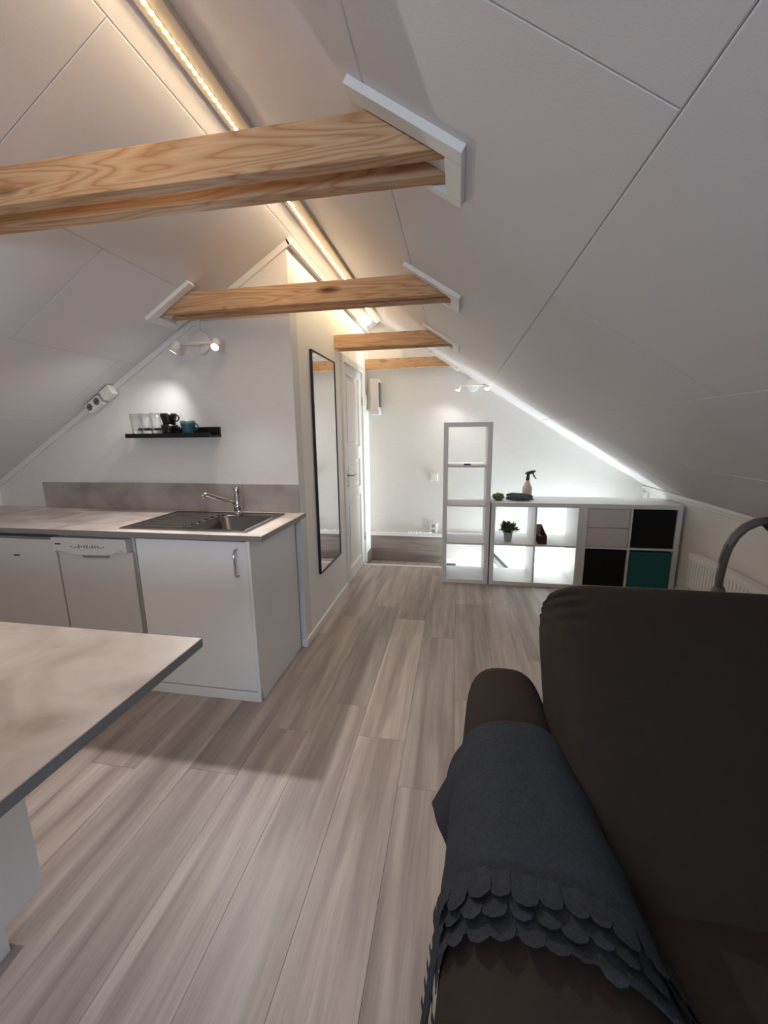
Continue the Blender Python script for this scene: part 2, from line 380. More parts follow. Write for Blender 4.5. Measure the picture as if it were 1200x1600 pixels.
slope_ceiling('ceiling', 'white panelled roof slope on the left over the kitchen', -1,
    [(XR,-.914,[]),(-.914,-1.437,[-.10,1.136]),(-1.437,-1.966,[.40,1.607]),(-1.966,-2.49,[-.2,1.0,2.20]),(-2.49,-3.02,[.6,1.8]),(-3.02,XLW,[1.2])])
slope_ceiling('ceiling_right', 'white panelled roof slope on the right over the sofa', 1,
    [(XR,-.222,[-.4]),(-.222,.299,[.724,3.1]),(.299,.83,[-.9,1.506,3.9]),(.83,1.36,[.3,2.7]),(1.36,XK,[1.3,3.6])])
# cover strips
def slope_bar(name, label, side, x0, x1, y0, y1, thick, mat=WHITE, parent=None, bevel=.002):
    m = MR if side > 0 else -ML; Z = RZ if side > 0 else LZ; n = Vector((m,0,1)).normalized()
    vs = []
    for off in (0, -thick):
        for (x, y) in ((x0,y0),(x1,y0),(x1,y1),(x0,y1)): vs.append((x+n.x*off, y, Z(x)+n.z*off))
    o = MB().add(vs, [(0,3,2,1),(4,5,6,7),(0,1,5,4),(1,2,6,5),(2,3,7,6),(3,0,4,7)]).build(name, mat, parent, bevel=bevel)
    if parent is None: struct(o, label)
    return o
slope_bar('trim_2', 'white moulding where the kitchen wall meets the slope', -1, XW+.012, XLW, YK-.012, YK, .034)
slope_bar('trim_3', 'white moulding along the top of the corridor wall', -1, XW+.016, XW, YK-.012, YE, .036)
slope_bar('trim_4', 'thin white moulding where the end wall meets the right slope', 1, XR, XK, YE-.008, YE, .008)
tk = sempty('trim_5', 'double white moulding along the top of the knee wall', (XK, YE, RZ(XK)))
MB().box(XK-.014, XK, YB, YE, RZ(XK)-.045, RZ(XK)+.006).build('moulding', WHITE, tk, bevel=.003)
MB().box(XK-.034, XK-.014, YB, YE, RZ(XK)-.016, RZ(XK)+.012).build('moulding', WHITE, tk, bevel=.003)
struct(MB().box(XK-.02, XK, 4.36, YE, -.05, RZ(XK)-.046).build('trim_6', WHITE, bevel=.003), 'white vertical strip in the corner of knee wall and end wall')
struct(MB().box(XW, XW+.012, YK-.004, 3.383, 0, .055).build('baseboard_corridor', WHITE, bevel=.003), 'low white skirting under the mirror')
struct(MB().box(XW-.03, XW+.012, YK-.016, YK-.004, 0, .055).build('baseboard_corner', WHITE, bevel=.003), 'short white skirting end beside the sink cabinet')
struct(MB().box(XK-.014, XK, YB, YT, 0, .06).build('baseboard_right', WHITE, bevel=.003), 'white skirting along the knee wall')

# ================================================================== BEAMS
def xR(z): return XR + (ZR-z)/MR
def xL(z): return XR - (ZR-z)/ML
def beam(y0, y1, left_wall, label, group='pine collar beams under the ridge'):
    z0, z1 = ZB, ZB+HB
    pts = [(XW if left_wall else xL(z0), z0), (xR(z0), z0), (xR(z1), z1), (XW if left_wall else xL(z1), z1)]
    return tag(MB().prism(pts, 'y', y0, y1).build('ceiling_beam', PINE, bevel=.003), label, 'beam', group)
BY = [1.0953, 2.1212, 3.2228, 4.3205+.06]
TH = .042
where = ['nearest the viewer', 'in front of the kitchen wall', 'above the mirror and door']
for i in range(3):
    beam(BY[i], BY[i]+TH, i == 2, 'pine plank of the beam pair %s, front one' % where[i])
    beam(BY[i]+.099, BY[i]+.099+TH, i == 2, 'pine plank of the beam pair %s, rear one' % where[i])
beam(4.3205, 4.3205+TH, True, 'knotty single pine beam right before the end wall')
tn = 7
def frame(side, y0, y1, label):
    global tn
    x = xR if side > 0 else xL; s = side
    e = sempty('trim_%d' % tn, label, (x(ZB), y0, ZB)); tn += 1
    xi_lo, xi_hi = x(ZB)+s*.004, x(ZB+HB)
    top = x(ZB+HB) - s*.062; bot = xi_lo + s*.042; wd = .042
    slope_bar('frame_bar', '', side, top, bot, y0-wd-.012, y0-.006, .020, WHITE, e)
    slope_bar('frame_bar', '', side, xi_lo+s*.002, bot, y0-.005, y1+.005, .020, WHITE, e)
    slope_bar('frame_bar', '', side, top, bot, y1+.006, y1+.006+.032, .020, WHITE, e)
for i in range(3):
    frame(1, BY[i], BY[i]+.141, 'white trim frame where the beam pair %s enters the right slope' % where[i])
frame(1, 4.3205, 4.3205+TH, 'small white trim frame where the single beam meets the right slope')
for i in range(2):
    frame(-1, BY[i], BY[i]+.141, 'white trim frame where the beam pair %s enters the left slope' % where[i])

# ================================================================== RIDGE LED STRIP
led = thing('led_strip', 'warm white LED strip in a plastic channel along the ridge', 'light strip', (XR, YB, ZR-.03))
y0, y1 = YB+.02, 4.28
MB().box(-.840, -.752, y0, y1, ZR-.036, ZR-.030).build('channel', ALU, led)
MB().box(-.756, -.750, y0, y1, ZR-.058, ZR-.030).build('channel_lip', ALU, led)
MB().box(-.822, -.808, y0, y1, ZR-.038, ZR-.036).build('led_tape', simple('led_tape_white', srgb(250, 225, 180), .5), led)
lm = MB().lathe([(.0055,0),(.005,-.003),(.003,-.0045),(.0001,-.005)], (0,0,0), 8).mesh('led'); lm.materials.append(LEDM)
y = .62; nled = 0
while y < y1 and nled < 290:
    o = bpy.data.objects.new('led', lm); COL.objects.link(o); o.location = (-.8146, y, ZR-.038); attach(o, led); y += .0265; nled += 1
la = area('led_strip_glow', (-.815, (y0+y1)/2, ZR-.052), (-.35, 0, -1), .012, y1-y0, LED_W, (1, .78, .50))
la.rotation_euler = Matrix((Vector((-.97, 0, .243)), Vector((0, 1, 0)), Vector((.243, 0, .97)))).transposed().to_euler(); attach(la, led)

# ================================================================== KITCHEN
# sink cabinet
cab = thing('sink_cabinet', 'white kitchen base cabinet with a chrome handle under the sink', 'cabinet', (-1.31, 2.0, 0))
MB().box(-1.622, -1.604, 1.79, 2.33, .055, CT-.03).build('side', CABW, cab); MB().box(-1.604, -1.0, 2.318, 2.33, .055, CT-.03).build('back', CABW, cab); MB().box(-1.604, -1.0, 1.79, 2.318, .055, .073).build('bottom', CABW, cab)
d = MB().box(-1.618, -1.003, 1.770, 1.789, .058, CT-.036).build('door', CABW, cab, bevel=.0015)
MB().tube([(-1.054,1.769,.836),(-1.054,1.748,.834),(-1.054,1.738,.822),(-1.054,1.738,.712),(-1.054,1.748,.699),(-1.054,1.769,.697)], .0055, 10).build('handle', CHROME, d)
MB().prism([(1.762,.052),(1.80,.052),(1.80,0),(2.33,0),(2.33,CT-.028),(1.762,CT-.028)], 'x', -.998, -.981).build('end_panel', CABW, cab, bevel=.001)
MB().box(-1.652, -.984, 1.764, 1.780, 0, .052).build('plinth', CABW, cab, bevel=.001)
# dishwasher
dw = thing('dishwasher', 'slim white dishwasher with a protruding control panel', 'dishwasher', (-1.88, 2.0, 0))
MB().box(-2.118, -1.652, 1.80, 2.33, .02, CT-.034).build('body', APPL, dw)
MB().box(-2.114, -1.656, 1.778, 1.799, .10, .792).build('door', APPL, dw, bevel=.003)
cpn = MB().prism([(-2.118,.866),(-1.664,.866),(-1.664,.795),(-1.72,.795),(-1.765,.778),(-1.985,.772),(-2.04,.79),(-2.118,.792)], 'y', 1.750, 1.799).build('control_panel', APPL, dw, bevel=.004)
MB().prism([(-1.965,.773),(-1.785,.777),(-1.80,.756),(-1.95,.753)], 'y', 1.7725, 1.779).build('handle_recess', simple('recess_grey', srgb(150, 142, 138), .5), dw)
MB().box(-2.092, -2.058, 1.7488, 1.7502, .829, .836).build('logo', PRINT, cpn)
mk = MB()
for i, (hh, zz) in enumerate([(.006,.820),(.004,.814),(.008,.818),(.022,.822),(.008,.822),(.014,.822),(.018,.823),(.010,.820),(.016,.823),(.012,.824),(.012,.824),(.008,.818),(.005,.822)]):
    x = -1.998 + i*.0165; mk.box(x, x+.007, 1.7488, 1.7502, zz-hh/2, zz+hh/2)
mk.build('printed_symbols', PRINTG, cpn)
MB().box(-1.70, -1.685, 1.7488, 1.7502, .806, .809).build('printed_mark', PRINTG, cpn)
MB().box(-2.118, -1.652, 1.81, 1.825, 0, .098).build('plinth', CABW, dw)
# fridge
fr = thing('fridge', 'white undercounter fridge at the far left of the worktop', 'fridge', (-2.41, 2.0, 0))
MB().box(-2.70, -2.124, 1.805, 2.33, .04, .848).build('body', APPL, fr)
fd = MB().box(-2.698, -2.126, 1.776, 1.804, .05, .846).build('door', APPL, fr, bevel=.006)
mk = MB()
for i in range(4): mk.box(-2.405+i*.0098, -2.3975+i*.0098, 1.7745, 1.7763, .7455, .7535)
mk.build('logo', PRINT, fd)
for x in (-2.66, -2.16):
    MB().lathe([(.018,0),(.018,.04)], (x,1.86,0), 12).build('foot', DKP, fr)
# corner unit to the left
cu = thing('corner_cabinet', 'white base cabinet below the left end of the worktop', 'cabinet', (-2.95, 2.0, 0))
MB().box(-3.19, -2.71, 1.79, 2.33, .055, CT-.03).build('body', CABW, cu)
MB().box(-3.188, -2.712, 1.770, 1.789, .058, CT-.036).build('door', CABW, cu, bevel=.0015)
MB().box(-3.19, -2.71, 1.80, 1.815, 0, .052).build('plinth', CABW, cu)
# worktop with sink hole
hx0, hx1, hy0, hy1 = -1.725, -1.035, 1.832, 2.262
def ring(mb, X0, X1, Y0, Y1, x0, x1, y0, y1, zt, zb):
    o = [(X0,Y0),(X1,Y0),(X1,Y1),(X0,Y1)]; i = [(x0,y0),(x1,y0),(x1,y1),(x0,y1)]
    vs = [(*p, zt) for p in o] + [(*p, zt) for p in i] + [(*p, zb) for p in o] + [(*p, zb) for p in i]; fs = []
    for k in range(4):
        n = (k+1) % 4
        fs += [(k, n, 4+n, 4+k), (8+k, 12+k, 12+n, 8+n), (k, 8+k, 8+n, n), (4+k, 4+n, 12+n, 12+k)]
    return mb.add(vs, fs)
wt = thing('worktop', 'pale concrete-look kitchen worktop with a front edge tinted grey for shade', 'worktop', (-2.0, 2.0, CT-.028))
ring(MB(), XLW+.005, -.9125, 1.7555, YK-.002, hx0, hx1, hy0, hy1, CT, CT-.027).build('slab', WORKTOP, wt)
MB().box(XLW+.005, -.9125, 1.7535, 1.7555, CT-.0275, CT-.0005).build('front_edge', EDGE, wt)
MB().box(-.9125, -.9105, 1.7535, YK-.002, CT-.0275, CT-.0005).build('end_edge', EDGE, wt)
tag(MB().box(-2.812, XW+.0, YK-.014, YK-.0005, CT+.0005, 1.084).build('splashback', SPLASH, bevel=.001), 'grey concrete-look splashback panel on the kitchen wall', 'splashback')
# sink
sk = thing('sink', 'stainless steel inset sink with a ribbed drainer', 'sink', (-1.38, 2.05, CT))
sx0, sx1, sy0, sy1 = -1.745, -1.018, 1.812, 2.282
bx0, bx1, by0, by1 = -1.372, -1.045, 1.842, 2.185
ring(MB(), sx0, sx1, sy0, sy1, bx0, bx1, by0, by1, CT+.004, CT+.0008).build('rim', STEEL, sk)
ring(MB(), sx0, sx1, sy0, sy1, sx0+.008, sx1-.008, sy0+.008, sy1-.008, CT+.0065, CT+.0042).build('rim_bead', STEEL, sk, bevel=.001)
bw = MB(); zt, zbm = CT+.0038, CT-.15
def rr(x0,x1,y0,y1,r,z,n=5):
    out = []
    for (cx,cy,a0) in ((x1-r,y0+r,-90),(x1-r,y1-r,0),(x0+r,y1-r,90),(x0+r,y0+r,180)):
        for k in range(n): a = math.radians(a0+90*k/(n-1)); out.append((cx+r*math.cos(a), cy+r*math.sin(a), z))
    return out
rings = [rr(bx0,bx1,by0,by1,.04,zt), rr(bx0+.004,bx1-.004,by0+.004,by1-.004,.045,zt-.006), rr(bx0+.012,bx1-.012,by0+.012,by1-.012,.05,zbm+.03), rr(bx0+.035,bx1-.035,by0+.035,by1-.035,.05,zbm)]
vs = sum(rings, []); n = 20
fs = [(i*n+k, i*n+(k+1)%n, (i+1)*n+(k+1)%n, (i+1)*n+k) for i in range(3) for k in range(n)] + [tuple(range(60,80))]
bw.add(vs, fs, True); bw.build('bowl', STEEL, sk)
ring(MB(), bx0-.004, bx1+.004, by0-.004, by1+.004, bx0+.002, bx1-.002, by0+.002, by1-.002, CT+.0075, CT+.0042).build('bowl_bead', CHROME, sk)
MB().lathe([(.045,0),(.04,.003),(.03,.003)], (-1.21,2.05,zbm+.001), 20).build('drain', CHROME, sk)
for i in range(6):
    yy = 1.866 + i*.062
    MB().prism([(yy-.019,0),(yy-.012,.0055),(yy+.012,.0055),(yy+.019,0)], 'x', -1.70, -1.40).build('drainer_rib', STEEL, sk).location = (0,0,CT+.0042)
dm = MB().lathe([(.007,0),(.006,.003),(.0001,.0045)], (0,0,0), 10).mesh('drainer_stud'); dm.materials.append(CHROME)
for i in range(5):
    o = bpy.data.objects.new('drainer_stud', dm); COL.objects.link(o); o.location = (-1.386, 1.897+i*.062, CT+.0042); attach(o, sk)
# faucet
fa = thing('faucet', 'chrome single lever kitchen tap behind the sink', 'tap', (-1.30, 2.235, CT+.004))
X, Y, Z = -1.30, 2.235, CT+.0065
MB().lathe([(.030,0),(.029,.006),(.0245,.010),(.0245,.02)], (X,Y,Z), 24).build('base', CHROME, fa)
MB().lathe([(.021,.012),(.023,.035),(.0265,.045),(.0215,.058),(.0195,.065),(.0195,.118),(.0185,.12)], (X,Y,Z), 24).build('body', CHROME, fa)
MB().lathe([(.0205,.121),(.021,.126),(.021,.156),(.019,.162),(.0001,.164)], (X,Y,Z), 24).build('lever_cap', CHROME, fa)
MB().tube([(X+.008,Y+.004,Z+.150),(X+.025,Y-.004,Z+.168),(X+.05,Y-.012,Z+.188)], [.006,.005,.0045], 10).build('lever', CHROME, fa)
MB().tube([(X,Y,Z+.062),(X-.03,Y-.03,Z+.078),(X-.075,Y-.08,Z+.108),(X-.115,Y-.125,Z+.135),(X-.128,Y-.140,Z+.136),(X-.133,Y-.146,Z+.120)], [.013,.0125,.0115,.012,.013,.013], 14).build('spout', CHROME, fa)
# wall ledge with crockery
lg = thing('wall_ledge', 'black picture ledge on the kitchen wall holding glasses and mugs', 'shelf', (-1.725, YK, 1.376))
MB().box(-2.01, -1.44, YK-.013, YK-.0005, 1.376, 1.438).build('back_plate', BLACK, lg, bevel=.001)
MB().box(-2.01, -1.44, YK-.115, YK-.013, 1.376, 1.388).build('shelf_board', BLACK, lg, bevel=.001)
MB().box(-2.01, -1.44, YK-.125, YK-.113, 1.376, 1.402).build('front_lip', BLACK, lg, bevel=.001)
def tumbler(x, y, h, r, label, rot=0):
    t = thing('drinking_glass', label, 'glass', (x, y, 1.3885), 'tumblers on the black ledge', rot)
    n = 10
    me = MB().lathe([(r*.72,0),(r*.76,.004),(r*.80,h*.3),(r,h),(r-.002,h),(r*.80-.003,h*.32),(r*.74,h*.24),(.0001,h*.22)], (0,0,0), n).mesh('glass_body')
    link('glass_body', me, GLASS, t, local=True)
    me = MB().lathe([(r*.70,.002),(r*.775,.006),(r*.79,h*.20),(r*.74,h*.225),(.0001,h*.215)], (0,0,0), n).mesh('glass_base')
    link('glass_base', me, GBASE, t, local=True)
tumbler(-1.972, 2.285, .135, .034, 'clear tumbler at the left end of the black ledge')
tumbler(-1.900, 2.285, .135, .034, 'clear tumbler second from the left on the black ledge', .3)
tumbler(-1.826, 2.283, .138, .036, 'clear tumbler right beside the black mugs', .2)
def mug(x, y, z, mat, h, r, label):
    t = thing('mug', label, 'mug', (x, y, z), 'mugs on the black ledge')
    me = MB().lathe([(r*.74,0),(r*.78,.003),(r*.82,h*.35),(r,h*.72),(r,h),(r-.004,h),(r-.004,h*.74),(r*.72,h*.3),(.0001,.008)], (0,0,0), 20).mesh('mug_body')
    link('mug_body', me, mat, t, local=True)
    p = [(r*.96,0,h*.86)] + [(r*.96+.026*math.sin(a), 0, h*.60+.020*math.cos(a)) for a in [k*math.pi/6 for k in range(0,7)]] + [(r*.9,0,h*.36)]
    me = MB().tube(p[1:-1] if False else p, .0042, 8).mesh('handle'); link('handle', me, mat, t, local=True)
mug(-1.735, 2.278, 1.3885, BLKM, .0655, .046, 'lower black mug of the stacked pair on the ledge')
mug(-1.735, 2.278, 1.3885+.066, BLKM, .066, .046, 'upper black mug stacked on the other one')
mug(-1.605, 2.272, 1.3885, TEALM, .086, .042, 'single teal mug to the right of the black mugs')

def bar_lamp(name, label, cx, wall_y, cz, half, heads, power, zbar, stand, color=(1,.965,.955), bcx=None):
    t = thing(name, label, 'lamp', (cx, wall_y, cz))
    MB().lathe([(.066,0),(.066,.016),(.062,.02),(.0001,.021)], (cx, wall_y-.0005, cz), 32, (0,-1,0)).build('wall_plate', WHITE, t)
    yb = wall_y - stand; px = cx; cx = cx if bcx is None else bcx
    MB().tube([(px,wall_y-.02,cz-.01),(cx,yb,zbar)], .008, 10).build('stem', WHITE, t)
    MB().tube([(cx-half,yb,zbar),(cx+half,yb,zbar)], .008, 10).build('bar', WHITE, t)
    for (sx, d, pw, cone) in heads:
        d = Vector(d).normalized(); p = Vector((cx+sx*half, yb, zbar))
        h = MB().lathe([(.018,-.012),(.022,-.008),(.024,.052),(.021,.052),(.020,.03),(.0001,.028)], p, 20, d).build('spot_head', WHITE, t)
        b = MB().lathe([(.019,.033),(.019,.046),(.0001,.050)], p, 16, d).build('bulb', BULB, h)
        q = p + d*.058
        spotlight('spot_glow', q, d, power*pw, color, cone, 1.0, .018, t)
bar_lamp('spot_lamp', 'white twin spotlight bar high on the kitchen wall', -1.519, YK, 1.930, .122, [(-1,(-.55,-.30,-1),1.0,112),(1,(.26,-1.02,-1),3.6,138)], SPOT_W, 1.903, .125, bcx=-1.466)
bar_lamp('spot_lamp', 'white twin spotlight bar on the bright end wall', .155, YE, 1.86, .14, [(-1,(-.30,-.30,-1),.8,150),(1,(-.25,-.6,-1),1.0,140)], SPOT2_W, 1.84, .16)
tag(MB().tube([(-1.497,YK-.004,1.99),(-1.499,YK-.005,2.05),(-1.50,YK-.004,LZ(-1.50)-.03)], .004, 8).build('lamp_cable', WHITE), 'short white cable running up from the kitchen spotlight', 'cable')

# sockets on the sloping moulding
def slope_pt(x, off, y): 
    n = Vector((-ML,0,1)).normalized(); return Vector((x, y, LZ(x))) - n*off
tdir = Vector((1, 0, ML)).normalized(); ndir = Vector((ML, 0, -1)).normalized()
def slope_box(name, label, xc, length, h, dep, off0, cat):
    t = thing(name, label, cat, slope_pt(xc, off0, YK))
    c = slope_pt(xc, off0, YK)
    vs = []
    for y in (YK-.0125, YK-.0125-dep):
        for (a, b_) in ((-.5,0),(.5,0),(.5,1),(-.5,1)): vs.append(c.copy() + tdir*a*length + ndir*b_*h + Vector((0, y-YK, 0)))
    MB().add(vs, [(0,1,2,3),(4,7,6,5),(0,4,5,1),(1,5,6,2),(2,6,7,3),(3,7,4,0)]).build('housing', WHITE, t, bevel=.006, seg=3)
    return t, c
t, c = slope_box('wall_socket', 'white double socket on the slope moulding left of the ledge', -2.297, .125, .062, .04, .006, 'socket')
for s in (-.26, .26):
    p = c + tdir*s*.125 + ndir*.031 + Vector((0, -.0525, 0))
    MB().lathe([(.0225,.001),(.0225,-.0005),(.019,-.012),(.0001,-.012)], p, 20, (0,-1,0)).build('socket_face', simple('socket_shadow_grey', srgb(120,112,106), .5), t)
    MB().lathe([(.004,0),(.004,.003)], p + tdir*.008 + Vector((0,-.0012,0)), 8, (0,-1,0)).build('pin_hole', BLACKM, t)
    MB().lathe([(.004,0),(.004,.003)], p - tdir*.008 + Vector((0,-.0012,0)), 8, (0,-1,0)).build('pin_hole', BLACKM, t)
slope_box('junction_box', 'blank white junction box above the double socket', -2.185, .085, .062, .05, .006, 'box')

# ================================================================== CORRIDOR WALL
mi = thing('wall_mirror', 'tall black framed mirror on the corridor wall', 'mirror', (XW, 2.905, .40))
MB().box(XW+.0005, XW+.012, 2.655, 3.16, .405, 1.92).build('backing', BLACKM, mi)
for (a,b_,c,d) in ((2.648,2.658,.398,1.926),(3.157,3.167,.398,1.926),(2.658,3.157,.398,.408),(2.658,3.157,1.916,1.926)):
    MB().box(XW+.0005, XW+.018, a, b_, c, d).build('frame_bar', BLACKM, mi)
MB().box(XW+.0125, XW+.0135, 2.658, 3.157, .408, 1.916).build('mirror_glass', MIRROR, mi)
dr = sempty('door_1', 'white three panel door with a lever handle', (XW, 3.79, 0))
for (a,b_,c,d) in ((3.385,3.447,0,2.035),(4.133,4.19,0,2.035),(3.447,4.133,1.975,2.035)):
    MB().box(XW, XW+.014, a, b_, c, d).build('casing', WHITE, dr, bevel=.003)
leaf = sempty('door_leaf', '', (XW, 3.79, 0)); del leaf['kind']; del leaf['label']; attach(leaf, dr, True); leaf.location = (0,0,0)
def dbox(y0, y1, z0, z1, xo, name, bev=.002, dep=.03):
    o = MB().box(XW-dep+xo, XW+xo, y0, y1, z0, z1).mesh(name)
    ob = link(name, o, WHITE, None, bev); ob.parent = leaf; ob.matrix_parent_inverse = Matrix.Translation(-Vector((XW,3.79,0))); return ob
YA, YZ = 3.45, 4.13; s0, s1 = YA+.10, YZ-.10
dbox(YA, s0, .01, 1.972, -.004, 'stile'); dbox(s1, YZ, .01, 1.972, -.004, 'stile')
for z0, z1 in ((.01,.13),(.777,.868),(1.138,1.263),(1.895,1.972)): dbox(s0, s1, z0, z1, -.004, 'rail')
for z0, z1 in ((.13,.777),(.868,1.138),(1.263,1.895)):
    dbox(s0, s1, z0, z1, -.022, 'panel_recess', 0, .012)
    dbox(s0+.045, s1-.045, z0+.045, z1-.045, -.010, 'raised_panel', .008, .012)
for nm, mb in (('handle_plate', MB().box(XW-.004, XW+.002, 3.487, 3.517, .90, 1.06)),
               ('lever', MB().tube([(XW,3.502,1.02),(XW+.045,3.502,1.02),(XW+.052,3.512,1.02),(XW+.052,3.60,1.02)], .0075, 10)),
               ('keyhole', MB().lathe([(.010,0),(.010,.004),(.0001,.005)], (XW+.002,3.502,.93), 14, (1,0,0)))):
    ob = link(nm, mb.mesh(nm), NICKEL, None); ob.parent = leaf; ob.matrix_parent_inverse = Matrix.Translation(-Vector((XW,3.79,0)))
for z in (.30, 1.70):
    ob = link('hinge', MB().tube([(XW+.006,4.132,z-.04),(XW+.006,4.132,z+.04)], .006, 8).mesh('hinge'), NICKEL, None); ob.parent = leaf; ob.matrix_parent_inverse = Matrix.Translation(-Vector((XW,3.79,0)))
tw = thing('light_switch', 'small white switch on the wall strip right of the door', 'switch', (XW, 4.30, 1.72))
MB().box(XW+.0005, XW+.012, 4.262, 4.338, 1.66, 1.78).build('switch_plate', WHITE, tw, bevel=.004)
MB().box(XW+.012, XW+.016, 4.277, 4.323, 1.69, 1.75).build('rocker', WHITE, tw, bevel=.002)

# ================================================================== END WALL FITTINGS
ep = thing('fuse_box', 'white fuse box with a dark cover in the corner by the end wall', 'fuse box', (-.85, YE, 1.61))
MB().box(-.895, -.812, 4.30, YE-.0005, 1.612, 1.94).build('housing', simple('fuse_box_plastic', srgb(214, 204, 202), .5), ep, bevel=.004)
MB().box(-.812, -.804, 4.325, YE-.012, 1.655, 1.905).build('cover', DARKGL, ep, bevel=.002)
MB().lathe([(.006,0),(.006,.006),(.0001,.008)], (-.804,YE-.03,1.77), 10, (1,0,0)).build('latch', WHITE, ep)
MB().box(-.895, -.81, 4.33, YE-.0005, 1.578, 1.611).build('cable_duct', WHITE, ep, bevel=.002)
def plate(name, label, x, z, wd, ht, cat):
    t = thing(name, label, cat, (x, YE, z)); MB().box(x-wd/2, x+wd/2, YE-.014, YE-.0005, z-ht/2, z+ht/2).build('plate', WHITE, t, bevel=.004); return t
t = plate('light_switch', 'white light switch in the middle of the end wall', -.234, .909, .085, .085, 'switch')
MB().box(-.255, -.213, YE-.019, YE-.014, .888, .93).build('rocker', WHITE, t, bevel=.002)
t = plate('wall_socket', 'white double socket just above the rail on the end wall', -.234, .333, .085, .125, 'socket')
for dz in (-.027, .027):
    MB().lathe([(.021,.0008),(.018,-.009),(.0001,-.009)], (-.234,YE-.0148,.333+dz), 20, (0,-1,0)).build('socket_face', simple('socket_face_grey', srgb(150,150,148), .5), t)
pth = [(-.52+.16*k/24 + .012*math.sin(k*1.9), YE-.03-.012*math.cos(k*1.3), .279+.010*abs(math.sin(k*.9))) for k in range(25)] + [(-.30,YE-.02,.279),(-.25,YE-.018,.285)]
tag(MB().tube(pth, .0055, 8).build('white_cable', WHITE), 'crumpled white cable lying on the rail below the socket', 'cable')
jb = thing('ceiling_box', 'small white box on the end wall above the single beam', 'box', (-.60, YE, 2.18))
MB().box(-.64, -.565, YE-.035, YE-.0005, 2.150, 2.235).build('housing', WHITE, jb, bevel=.004)
MB().box(-.62, -.585, YE-.045, YE-.035, 2.17, 2.215).build('lid', WHITE, jb, bevel=.003)

# ================================================================== SHELVES
YS, DEP = 3.664, .39
def cube_shelf(label, x0, cols, rows, Wd, Ht, extra_group):
    t = thing('cube_shelf', label, 'shelf', (x0+Wd/2, YS+DEP/2, 0), extra_group)
    T, D = .038, .017; x1 = x0+Wd; g = .0005
    MB().box(x0+g, x0+T, YS, YS+DEP, T, Ht-T).build('side_panel', SHELFW, t, bevel=.001)
    MB().box(x1-T, x1-g, YS, YS+DEP, T, Ht-T).build('side_panel', SHELFW, t, bevel=.001)
    MB().box(x0+g, x1-g, YS, YS+DEP, Ht-T, Ht).build('top_panel', SHELFW, t, bevel=.001)
    MB().box(x0+g, x1-g, YS, YS+DEP, .001, T).build('bottom_panel', SHELFW, t, bevel=.001)
    cw = (Wd-2*T-(cols-1)*D)/cols; ch = (Ht-2*T-(rows-1)*D)/rows
    for c in range(1, cols):
        xx = x0+T+c*cw+(c-1)*D; MB().box(xx, xx+D, YS+.002, YS+DEP-.002, T, Ht-T).build('divider', SHELFW, t)
    for r in range(1, rows):
        zz = T+r*ch+(r-1)*D
        for c in range(cols):
            xa = x0+T+c*(cw+D); MB().box(xa, xa+cw, YS+.002, YS+DEP-.002, zz, zz+D).build('shelf_board', SHELFW, t)
    return [[(x0+T+c*(cw+D), x0+T+c*(cw+D)+cw, T+r*(ch+D), T+r*(ch+D)+ch) for c in range(cols)] for r in range(rows)]
XT = -.1102
G = 'white cube shelves guarding the stairwell'
tall = cube_shelf('tall narrow white cube shelf of four open compartments', XT, 1, 4, .42, 1.47, G)
c2 = cube_shelf('white two by two cube shelf with open compartments and a plant', XT+.43, 2, 2, .77, .77, G)
c3 = cube_shelf('white two by two cube shelf filled with boxes and drawers', XT+1.20, 2, 2, .77, .77, G)
# drawer insert
xa, xb, za, zb = c3[1][0]
di = thing('drawer_insert', 'white insert of two drawers in the upper left cube', 'drawers', ((xa+xb)/2, YS, za))
MB().box(xa+.002, xb-.002, YS+.022, YS+.36, za+.001, zb-.002).build('body', SHELFW, di)
zm = (za+zb)/2
for z0, z1 in ((za+.003, zm-.0025), (zm+.0025, zb-.004)):
    o = MB().box(xa+.004, xb-.004, YS+.004, YS+.021, z0, z1).build('drawer', simple('drawer_front_white', srgb(216,208,204), .45), di, bevel=.002)
    MB().lathe([(.005,0),(.005,.008),(.009,.012),(.009,.018),(.0001,.02)], ((xa+xb)/2, YS+.004, (z0+z1)/2+.01), 14, (0,-1,0)).build('knob', SHELFW, o)
def cloth_box(label, cell, mat, sink=0):
    xa, xb, za, zb = cell
    t = thing('storage_box', label, 'box', ((xa+xb)/2, YS+.18, za), 'fabric boxes in the right cube shelf')
    x0, x1, z0, z1 = xa+.006, xb-.006, za+.001, zb-.010-sink
    y0, y1 = YS+.008, YS+.36; h = .004
    MB().box(x0, x1, y0, y0+h, z0, z1).build('front', mat, t, bevel=.002)
    MB().box(x0, x1, y1-h, y1, z0, z1).build('back', mat, t)
    MB().box(x0, x0+h, y0+h, y1-h, z0, z1).build('side', mat, t); MB().box(x1-h, x1, y0+h, y1-h, z0, z1).build('side', mat, t)
    MB().box(x0+h, x1-h, y0+h, y1-h, z0, z0+h).build('bottom', mat, t)
    MB().box(x0-.0005, x1+.0005, y0-.002, y0-.0002, z1-.02, z1).build('hem', mat, t)
cloth_box('black fabric box filling the upper right cube', c3[1][1], BLACKF)
cloth_box('black fabric box filling the lower left cube', c3[0][0], BLACKF)
cloth_box('teal fabric box in the lower right cube', c3[0][1], TEAL, .008)
